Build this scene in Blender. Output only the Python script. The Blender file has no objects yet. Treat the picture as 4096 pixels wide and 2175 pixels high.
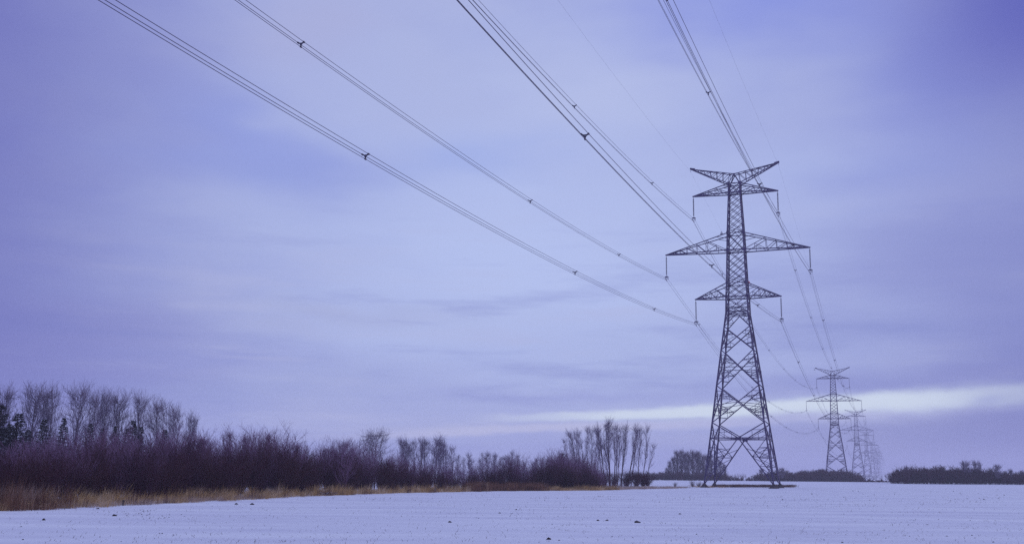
import bpy, math, random
import numpy as np
from mathutils import Vector, Matrix
random.seed(7); np.random.seed(7)
C = bpy.context.scene
COL = C.collection
# ------------------------------------------------------------------ camera
F, PITCH, ROLL, CAMZ = 4407.0, 0.1837, 0.0103, 1.6      # focal length in photo pixels (4096 wide)
cam = bpy.data.cameras.new('camera'); camo = bpy.data.objects.new('camera', cam); COL.objects.link(camo)
cam.sensor_width = 36; cam.lens = F/4096*36; cam.clip_start = .1; cam.clip_end = 20000
camo.location = (0, 0, CAMZ)
camo.rotation_euler = (Matrix.Rotation(math.pi/2+PITCH, 3, 'X') @ Matrix.Rotation(ROLL, 3, 'Z')).to_euler()
C.camera = camo
def ray(u, v):
    a, b = u-2048, v-1087.5
    u0 = a*math.cos(ROLL)+b*math.sin(ROLL); v0 = -a*math.sin(ROLL)+b*math.cos(ROLL)
    return (u0, F*math.cos(PITCH)+v0*math.sin(PITCH), F*math.sin(PITCH)-v0*math.cos(PITCH))
def at(u, v, Y):                                  # photo pixel + depth -> x, z
    d = ray(u, v); return d[0]/d[1]*Y, CAMZ+d[2]/d[1]*Y
def proj(x, y, z):
    z = z-CAMZ; zc = y*math.cos(PITCH)+z*math.sin(PITCH); yc = -y*math.sin(PITCH)+z*math.cos(PITCH)
    u, v = F*x/zc, -F*yc/zc
    return 2048+u*math.cos(ROLL)-v*math.sin(ROLL), 1087.5+u*math.sin(ROLL)+v*math.cos(ROLL)
# ------------------------------------------------------------------ view, sampling
C.view_settings.view_transform = 'Standard'; C.view_settings.look = 'None'
C.view_settings.exposure = 0.0; C.view_settings.gamma = 1.0; C.view_settings.use_curve_mapping = False
C.cycles.max_bounces = 6; C.cycles.diffuse_bounces = 3; C.cycles.volume_bounces = 2
C.cycles.use_denoising = False
C.cycles.pixel_filter_type = 'BLACKMAN_HARRIS'; C.cycles.filter_width = 1.5
# ------------------------------------------------------------------ world: dusk blue sky behind a thin high overcast
SUN_EL, SUN_AZ = math.radians(14), math.radians(62)     # the sun is low, to the right, behind cloud
W = bpy.data.worlds.new('World'); C.world = W; W.use_nodes = True
nt = W.node_tree; N = nt.nodes; L = nt.links; N.clear()
def sock(x, inp):
    if isinstance(x, (int, float)): inp.default_value = x
    elif isinstance(x, (tuple, list)): inp.default_value = (*x, 1) if len(inp.default_value) == 4 else x
    else: L.new(x, inp)
def M(op, a, b=0.0, c=None):
    n = N.new('ShaderNodeMath'); n.operation = op; sock(a, n.inputs[0]); sock(b, n.inputs[1])
    if c is not None: sock(c, n.inputs[2])
    return n.outputs[0]
def mix(f, a, b, blend='MIX'):
    n = N.new('ShaderNodeMix'); n.data_type = 'RGBA'; n.blend_type = blend; n.clamp_factor = True
    sock(f, n.inputs[0]); sock(a, n.inputs[6]); sock(b, n.inputs[7]); return n.outputs[2]
def lin(r, g, b):
    f = lambda c: ((c/255+.055)/1.055)**2.4 if c > 10 else c/255/12.92
    return (f(r), f(g), f(b))
tc = N.new('ShaderNodeTexCoord'); sep = N.new('ShaderNodeSeparateXYZ'); L.new(tc.outputs['Generated'], sep.inputs[0])
X, Y, Z = sep.outputs
az = M('ARCTAN2', X, Y); el = M('ARCSINE', Z)
comb = N.new('ShaderNodeCombineXYZ'); L.new(az, comb.inputs[0]); L.new(el, comb.inputs[1])
def noise(sx, sy, scale, detail=3, w=0.0, rough=.5):
    mp = N.new('ShaderNodeMapping'); L.new(comb.outputs[0], mp.inputs[0]); mp.inputs['Scale'].default_value = (sx, sy, 1)
    mp.inputs['Location'].default_value = (w, w*.7, w)
    n = N.new('ShaderNodeTexNoise'); L.new(mp.outputs[0], n.inputs['Vector']); n.inputs['Scale'].default_value = scale
    n.inputs['Detail'].default_value = detail; n.inputs['Roughness'].default_value = rough; return n.outputs[0]
n1 = M('SUBTRACT', noise(1, 3.0, 5, 3, 2.3), .5); n2 = M('SUBTRACT', noise(1, 3.0, 5, 3, 9.1), .5)
azd = M('MULTIPLY_ADD', n1, .22, az); eld = M('MULTIPLY_ADD', n2, .085, el)
els = M('MULTIPLY_ADD', M('SUBTRACT', noise(1, 2.6, 8, 6, 5.7, .6), .5), .020, el)   # finely ragged for the low streaks
def blob(u, v, su, sv, a=None, e=None, tilt=0.0):                       # soft cloud or vignette patch at a direction
    d = ray(u, v); a0 = math.atan2(d[0], d[1]); e0 = math.atan2(d[2], math.hypot(d[0], d[1]))
    da = M('SUBTRACT', azd if a is None else a, a0)
    de = M('SUBTRACT', eld if e is None else e, e0)
    if tilt: de = M('SUBTRACT', de, M('MULTIPLY', da, tilt))
    q = M('ADD', M('POWER', M('MULTIPLY', da, F/su), 2.0), M('POWER', M('MULTIPLY', de, F/sv), 2.0))
    return M('EXPONENT', M('MULTIPLY', q, -1.0))
sky = N.new('ShaderNodeTexSky'); sky.sky_type = 'NISHITA'; sky.sun_disc = False
sky.sun_elevation = SUN_EL; sky.sun_rotation = SUN_AZ; sky.air_density = 1; sky.dust_density = .6; sky.ozone_density = 3
nish = mix(1.0, sky.outputs[0], (.07, .07, .07), 'MULTIPLY')
cr = N.new('ShaderNodeValToRGB'); L.new(M('MULTIPLY_ADD', eld, 2.0, 0.0), cr.inputs[0])   # overcast colour against height
e = cr.color_ramp.elements
stops = [(0.0, lin(146, 154, 209)), (.06, lin(152, 158, 212)), (.16, lin(156, 164, 218)), (.34, lin(164, 174, 224)), (.6, lin(168, 179, 229)), (.85, lin(170, 180, 229)), (1.0, lin(168, 180, 232))]
e[0].position, e[0].color = stops[0][0], (*stops[0][1], 1); e[1].position, e[1].color = stops[-1][0], (*stops[-1][1], 1)
for p_, c_ in stops[1:-1]:
    q_ = e.new(p_); q_.color = (*c_, 1)
col = cr.outputs[0]
# faint all-over mottling
col = mix(M('MULTIPLY', M('SUBTRACT', noise(1, 2.4, 9, 5, 1.1, .55), .34), 1.0), col, lin(176, 183, 226))
col = mix(M('MULTIPLY', M('SUBTRACT', noise(1, 2.0, 7, 5, 7.7, .55), .46), 1.7), col, lin(142, 152, 218))
# (u, v, half width, half height, colour, strength, tilt)
PATCH = [
 (2150, 1050, 1050, 660, (190, 204, 247), .85, 0), (1250, 120, 380, 230, (176, 181, 224), .7, 0), (2350, 330, 400, 250, (187, 197, 237), .85, 0),
 (3250, 400, 420, 170, (168, 177, 227), .65, 0), (1750, 330, 260, 260, (178, 187, 230), .6, 0), (900, 520, 330, 170, (146, 160, 228), .75, -.3),
 (1950, 640, 420, 100, (158, 176, 236), .6, .1), (3050, 40, 600, 170, (136, 149, 229), .8, 0), (3600, 300, 300, 240, (136, 147, 222), .65, 0),
 (3900, 120, 300, 200, (130, 136, 214), .4, 0), (3500, 660, 340, 200, (150, 162, 226), .5, 0), (150, 1500, 380, 200, (132, 134, 200), .4, 0), (650, 250, 380, 200, (146, 153, 214), .5, 0), (1000, 680, 500, 110, (146, 160, 226), .5, 0),
 (450, 1330, 450, 150, (146, 150, 210), .6, 0), (1350, 1220, 520, 60, (172, 180, 222), .7, 0), (1150, 1330, 300, 45, (170, 178, 222), .55, 0),
 (3850, 1050, 480, 330, (138, 144, 208), .7, 0), (3300, 1200, 400, 200, (156, 165, 220), .4, 0),
 (2450, 1360, 480, 120, (172, 184, 230), .5, 0), (3500, 1525, 700, 50, (136, 142, 206), .8, .05), (2200, 1612, 500, 36, (152, 160, 218), .6, .04),
 (350, 1480, 500, 55, (150, 154, 212), .5, .05), (800, 1420, 500, 36, (146, 155, 216), .5, .05), (1200, 1560, 420, 60, (158, 168, 220), .5, .03)]
for (u, v, su, sv, c, s, t) in PATCH:
    col = mix(M('MULTIPLY', blob(u, v, su, sv, tilt=t), s), col, lin(*c))
# long flat streaks in the lower half of the sky
def smooth(x, a0, a1):
    q = N.new('ShaderNodeMapRange'); q.interpolation_type = 'SMOOTHSTEP'; L.new(x, q.inputs[0]); q.inputs[1].default_value = a0; q.inputs[2].default_value = a1; return q.outputs[0]
lowm = M('SUBTRACT', 1.0, smooth(el, .10, .30))
stk = noise(1.0, 8.0, 4.2, 6, 3.9, .58)
up_ = M('MULTIPLY', M('SMOOTH_MAX', M('SUBTRACT', stk, .52), 0.0, .05), 5.0); dn_ = M('MULTIPLY', M('SMOOTH_MAX', M('SUBTRACT', .47, stk), 0.0, .05), 5.0)
col = mix(M('MULTIPLY', M('MULTIPLY', up_, lowm), .85), col, lin(182, 188, 228)); col = mix(M('MULTIPLY', M('MULTIPLY', dn_, lowm), .8), col, lin(140, 149, 210))
# lens vignette put into the sky colour, darker to either side
def side(sg, a0, a1, c, s):
    global col
    w = M('MULTIPLY', M('MULTIPLY_ADD', n1, .05, az), sg)
    col = mix(M('MULTIPLY', M('MULTIPLY', smooth(w, a0, a1), M('SUBTRACT', 1.0, smooth(w, .7, 1.0))), s), col, c)
side(-1, .22, .50, lin(92, 90, 178), .72); side(1, .30, .60, lin(98, 98, 178), .66)
col = mix(M('MULTIPLY', blob(4250, -60, 560, 420, a=az, e=el), .85), col, lin(84, 86, 182))  # vignette of the top right corner, put into the sky colour
# bright break in the cloud low on the right, its pinkish underside and the grey bank below it
def band(u0, v0, u1, v1, w0, w1, ulo, uhi):                             # streak whose middle runs from pixel 0 to pixel 1
    d0, d1 = ray(u0, v0), ray(u1, v1); A0, A1 = math.atan2(d0[0], d0[1]), math.atan2(d1[0], d1[1])
    E0, E1 = [math.atan2(d[2], math.hypot(d[0], d[1])) for d in (d0, d1)]
    t = M('DIVIDE', M('SUBTRACT', az, A0), A1-A0)
    mid = M('MULTIPLY_ADD', t, E1-E0, E0)
    wd = M('MAXIMUM', M('MULTIPLY_ADD', t, (w1-w0)/F, w0/F), 3/F)
    q = M('DIVIDE', M('SUBTRACT', els, mid), wd)
    g = M('EXPONENT', M('MULTIPLY', M('POWER', M('ABSOLUTE', q), 3.5), -1.0))
    al, ah = [math.atan2(ray(k, 1650)[0], ray(k, 1650)[1]) for k in (ulo, uhi)]
    ss = N.new('ShaderNodeMapRange'); ss.interpolation_type = 'SMOOTHSTEP'; L.new(azd, ss.inputs[0]); ss.inputs[1].default_value = al; ss.inputs[2].default_value = ah
    return M('MULTIPLY', g, ss.outputs[0])
def below(u0, v0, u1, v1, soft):                                        # everything lower than a slanting line
    d0, d1 = ray(u0, v0), ray(u1, v1); A0, A1 = math.atan2(d0[0], d0[1]), math.atan2(d1[0], d1[1])
    E0, E1 = [math.atan2(d[2], math.hypot(d[0], d[1])) for d in (d0, d1)]
    t = M('DIVIDE', M('SUBTRACT', az, A0), A1-A0)
    q = M('SUBTRACT', M('MULTIPLY_ADD', t, E1-E0, E0), els)
    ss = N.new('ShaderNodeMapRange'); ss.interpolation_type = 'SMOOTHSTEP'; L.new(q, ss.inputs[0]); ss.inputs[1].default_value = -soft/F; ss.inputs[2].default_value = soft/F
    return ss.outputs[0]
low = below(1500, 1800, 4096, 1640, 30)
sr = N.new('ShaderNodeMapRange'); sr.interpolation_type = 'SMOOTHSTEP'; L.new(azd, sr.inputs[0]); sr.inputs[1].default_value = -.02; sr.inputs[2].default_value = .40
col = mix(M('MULTIPLY', low, M('MULTIPLY_ADD', sr.outputs[0], .6, .05)), col, lin(124, 128, 190))
sfade = M('SUBTRACT', .9, M('MULTIPLY', sr.outputs[0], .75))
col = mix(M('MULTIPLY', band(1400, 1752, 3400, 1655, 15, 26, 1000, 2100), M('MULTIPLY', sfade, .75)), col, lin(206, 206, 232))
col = mix(M('MULTIPLY', band(2100, 1672, 4096, 1574, 19, 42, 1850, 2500), .98), col, lin(222, 234, 246))
col = mix(M('MULTIPLY', blob(4330, 1560, 420, 300), .55), col, lin(108, 112, 186))  # right-edge vignette over the band, also put into the sky colour
col = mix(M('MULTIPLY', blob(3950, 1600, 60, 20, a=az, e=els, tilt=.1), .5), col, lin(150, 158, 214))
col = mix(M('MULTIPLY', blob(2600, 1675, 260, 7, a=az, e=els, tilt=.03), .45), col, lin(160, 168, 220))
col = mix(M('MULTIPLY', blob(1750, 1718, 330, 13, a=az, e=els, tilt=.03), .55), col, lin(186, 190, 224))
col = mix(M('MULTIPLY', blob(1050, 1430, 180, 9, a=az, e=els, tilt=-.04), .35), col, lin(180, 184, 224))
final = mix(.93, nish, col)
bg = N.new('ShaderNodeBackground'); L.new(final, bg.inputs[0]); bg.inputs[1].default_value = 1.0
ow = N.new('ShaderNodeOutputWorld'); L.new(bg.outputs[0], ow.inputs[0])
W.cycles.sampling_method = 'MANUAL'; W.cycles.sample_map_resolution = 512
# ------------------------------------------------------------------ sun behind cloud
sl = bpy.data.lights.new('sun', 'SUN'); sl.energy = .55; sl.angle = math.radians(25); sl.color = (1.0, .93, .92)
so = bpy.data.objects.new('sun', sl); COL.objects.link(so)
sd = Vector((math.sin(SUN_AZ)*math.cos(SUN_EL), math.cos(SUN_AZ)*math.cos(SUN_EL), math.sin(SUN_EL)))
so.rotation_euler = sd.to_track_quat('Z', 'Y').to_euler(); so.location = (60, -20, 60)
# ------------------------------------------------------------------ helpers
def tag(o, label=None, cat=None, group=None, kind=None):
    if label: o['label'] = label
    if cat: o['category'] = cat
    if group: o['group'] = group
    if kind: o['kind'] = kind
    return o
def empty(name, loc=(0, 0, 0), rz=0.0, sc=(1, 1, 1)):
    o = bpy.data.objects.new(name, None); COL.objects.link(o); o.location = loc; o.rotation_euler = (0, 0, rz); o.scale = sc
    o.empty_display_size = .3; return o
def mesh_obj(name, me, parent=None):
    o = bpy.data.objects.new(name, me); COL.objects.link(o)
    if parent: o.parent = parent
    return o
def mk(name, verts, faces, mat, smooth=False):
    me = bpy.data.meshes.new(name); me.from_pydata([tuple(v) for v in verts], [], faces); me.materials.append(mat)
    if smooth: me.polygons.foreach_set('use_smooth', [True]*len(me.polygons))
    me.update(); return me
def quads_mesh(name, V, Fq, mat):                       # numpy verts (n,3), quads (m,4)
    me = bpy.data.meshes.new(name); n, m = len(V), len(Fq)
    me.vertices.add(n); me.vertices.foreach_set('co', np.asarray(V, dtype=np.float32).ravel())
    me.loops.add(m*4); me.loops.foreach_set('vertex_index', np.asarray(Fq, dtype=np.int32).ravel())
    me.polygons.add(m); me.polygons.foreach_set('loop_start', np.arange(0, m*4, 4, dtype=np.int32))
    me.polygons.foreach_set('loop_total', np.full(m, 4, dtype=np.int32)); me.materials.append(mat); me.update(calc_edges=True); return me
def tubes(name, segs, mat, k=3):                        # segs: (x0,y0,z0,r0,x1,y1,z1,r1)
    S = np.array(segs, dtype=np.float64); P0, R0, P1, R1 = S[:, 0:3], S[:, 3], S[:, 4:7], S[:, 7]
    D = P1-P0; D /= np.maximum(np.linalg.norm(D, axis=1), 1e-9)[:, None]
    ref = np.where(np.abs(D[:, 2:3]) < .9, np.array([[0, 0, 1.]]), np.array([[1., 0, 0]]))
    A = np.cross(D, ref); A /= np.linalg.norm(A, axis=1)[:, None]; B = np.cross(D, A)
    V = np.zeros((len(S), 2*k, 3))
    for i in range(k):
        a = 2*math.pi*(i+.5)/k; o = A*math.cos(a)+B*math.sin(a)
        V[:, i] = P0+o*R0[:, None]; V[:, k+i] = P1+o*R1[:, None]
    base = (np.arange(len(S))*2*k)[:, None]
    Fq = np.concatenate([base+np.array([[i, (i+1) % k, k+(i+1) % k, k+i]]) for i in range(k)])
    return quads_mesh(name, V.reshape(-1, 3), Fq, mat)
def copy_thing(root, label=None, group=None):
    r = root.copy(); COL.objects.link(r)
    for ch in root.children:
        c = ch.copy(); COL.objects.link(c); c.parent = r
        for g in ch.children:
            d = g.copy(); COL.objects.link(d); d.parent = c
    if label: r['label'] = label
    if group: r['group'] = group
    return r
# ------------------------------------------------------------------ materials
def mat(name, c1, c2=None, scale=3.0, rough=.8, metal=0.0, detail=3, bump=0.0, spec=.3, coords='Object', stretch=(1, 1, 1), lo=.35, hi=.65, c3=None, c3lo=.6):
    m = bpy.data.materials.new(name); m.use_nodes = True; t = m.node_tree; b = t.nodes['Principled BSDF']
    b.inputs['Roughness'].default_value = rough; b.inputs['Metallic'].default_value = metal; b.inputs['Specular IOR Level'].default_value = spec
    if c2 is None: b.inputs['Base Color'].default_value = (*c1, 1); return m
    tcn = t.nodes.new('ShaderNodeTexCoord'); mp = t.nodes.new('ShaderNodeMapping'); mp.inputs['Scale'].default_value = stretch
    t.links.new(tcn.outputs[coords], mp.inputs[0])
    n = t.nodes.new('ShaderNodeTexNoise'); n.inputs['Scale'].default_value = scale; n.inputs['Detail'].default_value = detail
    t.links.new(mp.outputs[0], n.inputs['Vector'])
    r = t.nodes.new('ShaderNodeValToRGB'); r.color_ramp.elements[0].position = lo; r.color_ramp.elements[1].position = hi
    r.color_ramp.elements[0].color = (*c1, 1); r.color_ramp.elements[1].color = (*c2, 1)
    if c3: q = r.color_ramp.elements.new(c3lo); q.color = (*c3, 1)
    t.links.new(n.outputs[0], r.inputs[0]); t.links.new(r.outputs[0], b.inputs['Base Color'])
    if bump:
        bp = t.nodes.new('ShaderNodeBump'); bp.inputs['Strength'].default_value = bump; bp.inputs['Distance'].default_value = .05
        t.links.new(n.outputs[0], bp.inputs['Height']); t.links.new(bp.outputs[0], b.inputs['Normal'])
    return m
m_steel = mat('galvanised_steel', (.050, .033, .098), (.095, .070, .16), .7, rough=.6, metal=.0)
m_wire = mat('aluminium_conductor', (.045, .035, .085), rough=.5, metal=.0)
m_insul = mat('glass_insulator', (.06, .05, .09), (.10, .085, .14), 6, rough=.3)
m_concrete = mat('earthy_concrete', (.045, .032, .035), (.10, .08, .085), 4, rough=.95, bump=.5)
m_white = mat('white_plastic', (.62, .62, .60), (.5, .5, .5), 3, rough=.5); m_red = mat('red_plastic', (.62, .07, .05), (.5, .05, .04), 3, rough=.5)
m_bark = mat('dark_bark', (.042, .013, .024), (.072, .026, .042), 5, rough=.95)
m_twig = mat('plum_twigs', (.042, .011, .026), (.085, .026, .050), .9, rough=.95)
m_twigred = mat('reddish_twigs', (.050, .014, .020), (.082, .028, .034), 1.1, rough=.95)
m_twigfrlit = mat('lit_frosted_plum_twigs', (.17, .082, .155), (.30, .18, .30), .9, rough=.95)  # frost plus the lit look of the thicket tops, put into the colour
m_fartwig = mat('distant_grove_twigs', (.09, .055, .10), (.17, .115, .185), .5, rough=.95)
m_pbark = mat('poplar_bark', (.095, .070, .080), (.15, .115, .12), 4, rough=.95)
m_frost = mat('frosted_twigs', (.21, .165, .23), (.38, .33, .42), .8, rough=.9)
m_frost2 = mat('thinly_frosted_twigs', (.15, .105, .175), (.29, .23, .33), .8, rough=.9)
m_spruce = mat('spruce_needles', (.012, .010, .017), (.030, .024, .036), 2.2, rough=.9)
m_spsnow = mat('snow_on_spruce', (.6, .62, .68), (.75, .76, .8), 4, rough=.8)
m_clod = mat('frozen_soil', (.020, .012, .018), (.05, .032, .036), 9, rough=.95, bump=.6)
m_stub = mat('crop_stubble', (.07, .045, .05), (.16, .11, .09), 30, rough=.95)
m_grass = mat('dry_grass', (.24, .14, .08), (.66, .50, .35), .6, detail=5, rough=.9, lo=.36, hi=.66, c3=(.50, .31, .12), c3lo=.5)
m_grass2 = mat('bleached_grass', (.26, .17, .14), (.58, .45, .37), .8, detail=5, rough=.9)
m_reed = mat('brown_reeds', (.095, .040, .030), (.27, .135, .08), 1.3, detail=4, rough=.9)
m_weed = mat('dead_weeds', (.06, .030, .030), (.17, .10, .08), 1.0, rough=.95)
m_snowcap = mat('fresh_snow', (.74, .76, .80), (.82, .83, .86), 8, rough=.7)
m_wood = mat('weathered_wood', (.05, .032, .032), (.10, .07, .06), 20, rough=.9)
# ------------------------------------------------------------------ terrain
YS = [-400, 0, 110, 190, 300, 420, 445, 480, 534, 700, 890, 1248, 1700, 2300, 3400]
ZS = [0, 0, .02, .22, .55, .90, .75, -.4, -2.2, -1.6, -1.0, -1.6, 1.2, 6.5, 14]
def zt(x, y):
    x = np.asarray(x, float); y = np.asarray(y, float)
    z = np.interp(y, YS, ZS)
    z = z+np.clip(x, 0, 260)/200*.28*np.clip((y-120)/250, 0, 1)*np.clip((520-y)/80, 0, 1)
    z = z+.007*np.sin(x*.31+y*.21)*np.sin(y*.17+x*.21+1.3)+.030*np.sin(x*.13-y*.05+2)*np.sin(x*.05+y*.031)+.005*np.sin(x*1.3+y*.3)*np.sin(y*.6+x*.8)
    z = z+np.clip((y-1600)/2500, 0, 1)*6*(np.sin(x*.0021+y*.0016)+.5*np.sin(x*.005+1.7))
    return z
def zf(x, y): return float(zt(x, y))
ys = [-200, -80, -30, -8, 4, 12, 18]
y = 22.0
while y < 3400: ys.append(y); y += max(.35, (y-14)*.0125)
ys = np.array(ys); nx = 300
s = np.linspace(-1, 1, nx); s = np.sign(s)*(.62*np.abs(s)+.38*np.abs(s)**3)
GX = s[None, :]*(np.maximum(np.abs(ys), 40)[:, None]*1.0+20); GY = np.repeat(ys[:, None], nx, 1)
V = np.stack([GX, GY, zt(GX, GY)], -1).reshape(-1, 3)
ii = np.arange(len(ys)-1)[:, None]*nx+np.arange(nx-1)[None, :]
Fq = np.stack([ii, ii+1, ii+1+nx, ii+nx], -1).reshape(-1, 4)
def snow_mat():
    m = bpy.data.materials.new('snow_field'); m.use_nodes = True; t = m.node_tree; n = t.nodes; l = t.links; b = n['Principled BSDF']
    b.inputs['Roughness'].default_value = .75; b.inputs['Specular IOR Level'].default_value = .25
    tcn = n.new('ShaderNodeTexCoord')
    def nz(scale, st, det=4, rough=.55):
        mp = n.new('ShaderNodeMapping'); mp.inputs['Scale'].default_value = st; mp.inputs['Rotation'].default_value = (0, 0, .12)
        l.new(tcn.outputs['Object'], mp.inputs[0])
        q = n.new('ShaderNodeTexNoise'); q.inputs['Scale'].default_value = scale; q.inputs['Detail'].default_value = det; q.inputs['Roughness'].default_value = rough
        l.new(mp.outputs[0], q.inputs['Vector']); return q.outputs[0]
    def ramp(x, lo, hi, a, b_):
        r = n.new('ShaderNodeValToRGB'); r.color_ramp.elements[0].position = lo; r.color_ramp.elements[1].position = hi
        r.color_ramp.elements[0].color = (*a, 1); r.color_ramp.elements[1].color = (*b_, 1); l.new(x, r.inputs[0]); return r.outputs[0]
    def mx(f, a, b_):
        q = n.new('ShaderNodeMix'); q.data_type = 'RGBA'; l.new(f, q.inputs[0])
        for v, s_ in ((a, 6), (b_, 7)):
            if isinstance(v, tuple): q.inputs[s_].default_value = (*v, 1)
            else: l.new(v, q.inputs[s_])
        return q.outputs[2]
    base = ramp(nz(.22, (.35, 1.5, 1), 7, .62), .3, .7, (.70, .69, .78), (.92, .92, .94))
    streak = ramp(nz(1.1, (.16, 1.1, 1), 4), .60, .74, (0, 0, 0), (1, 1, 1))       # wind-polished bright crust
    c = mx(streak, base, (.92, .92, .94))
    spot = ramp(nz(5.5, (1, 1, 1), 2, .5), .66, .74, (0, 0, 0), (1, 1, 1))         # soil and straw pricking through
    patch = ramp(nz(.16, (1, 2.0, 1), 4), .42, .66, (0, 0, 0), (.85, .85, .85))
    ml = n.new('ShaderNodeMath'); ml.operation = 'MULTIPLY'; l.new(spot, ml.inputs[0]); l.new(patch, ml.inputs[1])
    c = mx(ml.outputs[0], c, (.28, .24, .25)); l.new(c, b.inputs['Base Color'])
    bp = n.new('ShaderNodeBump'); bp.inputs['Strength'].default_value = .35; bp.inputs['Distance'].default_value = .05
    l.new(nz(1.6, (.45, 1.3, 1), 6, .6), bp.inputs['Height']); l.new(bp.outputs[0], b.inputs['Normal'])
    return m
g = quads_mesh('snow_field', V, Fq, snow_mat()); g.polygons.foreach_set('use_smooth', [True]*len(g.polygons))
tag(mesh_obj('ground', g), 'wide flat snow covered field running to the horizon', None, None, 'structure')
# ------------------------------------------------------------------ transmission towers
AZL = .3283; DR = np.array([math.sin(AZL), math.cos(AZL)]); RT = np.array([DR[1], -DR[0]])
T1 = np.array([39.317, 189.16]); SPOS = [0, 345.3, 701.6, 1059.5, 1420, 1790, 2150, 2520]; SEL = [.31, -2.6, -1.0, -1.9, -1.0, 1.5, 4.5, 8.0]
HT = dict(p=56.0, t=50.9, m=40.49, l=32.25); WD = dict(p=7.736, t=7.367, m=12.416, l=7.308); LI = 3.95
PROF_H = [.42, 8.06, 10.6, 16.84, 22.98, 27.05, 29.3, 32.32, 34.74, 40.58, 43.63, 50.98, 52.64]
PROF_W = [5.62, 4.61, 4.28, 3.51, 2.71, 2.17, 1.88, 1.80, 1.65, 1.46, 1.36, 1.0, .98]
hw = lambda h: float(np.interp(h, PROF_H, PROF_W))
class Bars:
    def __init__(s): s.v = []; s.f = []
    def bar(s, a, b, w=.1, d=None):
        a, b = Vector(a), Vector(b); D = (b-a)
        if D.length < 1e-4: return
        D.normalize(); r = Vector((0, 0, 1)) if abs(D.z) < .9 else Vector((1, 0, 0))
        A = D.cross(r).normalized(); B = D.cross(A); d = d or w; k = len(s.v)
        for p in (a, b):
            for i, j in ((-1, -1), (1, -1), (1, 1), (-1, 1)): s.v.append(p+A*(i*w/2)+B*(j*d/2))
        s.f += [(k, k+1, k+5, k+4), (k+1, k+2, k+6, k+5), (k+2, k+3, k+7, k+6), (k+3, k, k+4, k+7), (k+3, k+2, k+1, k), (k+4, k+5, k+6, k+7)]
    def plate(s, c, sx, sz, ax='x', th=.03):                          # gusset plate
        c = Vector(c); h = sx/2
        if ax == 'x': s.bar(c-Vector((h, 0, 0)), c+Vector((h, 0, 0)), th, sz)
        else: s.bar(c-Vector((0, h, 0)), c+Vector((0, h, 0)), th, sz)
    def obj(s, name, m, parent): return mesh_obj(name, mk(name, s.v, s.f, m), parent)
CN = [(-1, -1), (1, -1), (1, 1), (-1, 1)]
def corner(i, h): w = hw(h); return Vector((CN[i % 4][0]*w, CN[i % 4][1]*w, h))
def fpt(i, a, h):                                                    # point on face i (corner i to i+1), a = 0..1
    return corner(i, h).lerp(corner(i+1, h), a)
def edge(i, t, h0, h1): return corner(i, h0+(h1-h0)*t)
tower = empty('transmission_tower', (T1[0], T1[1], SEL[0]), -AZL)
LB, MB_, SB = .23, .14, .075
for i in range(4):                                                    # legs
    b = Bars()
    for h0, h1 in zip(PROF_H[:-1], PROF_H[1:]): b.bar(corner(i, h0), corner(i, h1), LB if h0 < 29 else .19)
    b.obj('leg', m_steel, tower)
    f = Bars(); c = corner(i, .42)
    vs, fs = [], []
    for r_, z_ in ((1.05, -.45), (.95, -.15), (.55, .12), (.33, .42), (.22, .60)):
        for k in range(10): a = k*math.pi/5; j = random.uniform(.85, 1.12) if z_ < .3 else 1; vs.append((c.x+r_*j*math.cos(a), c.y+r_*j*math.sin(a), z_))
    for q in range(4):
        for k in range(10): fs.append((q*10+k, q*10+(k+1) % 10, q*10+10+(k+1) % 10, q*10+10+k))
    fs.append(tuple(range(40, 50))); mesh_obj('footing', mk('footing', vs, fs, m_concrete), tower)
base = Bars(); mid = Bars(); top = Bars()
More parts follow.
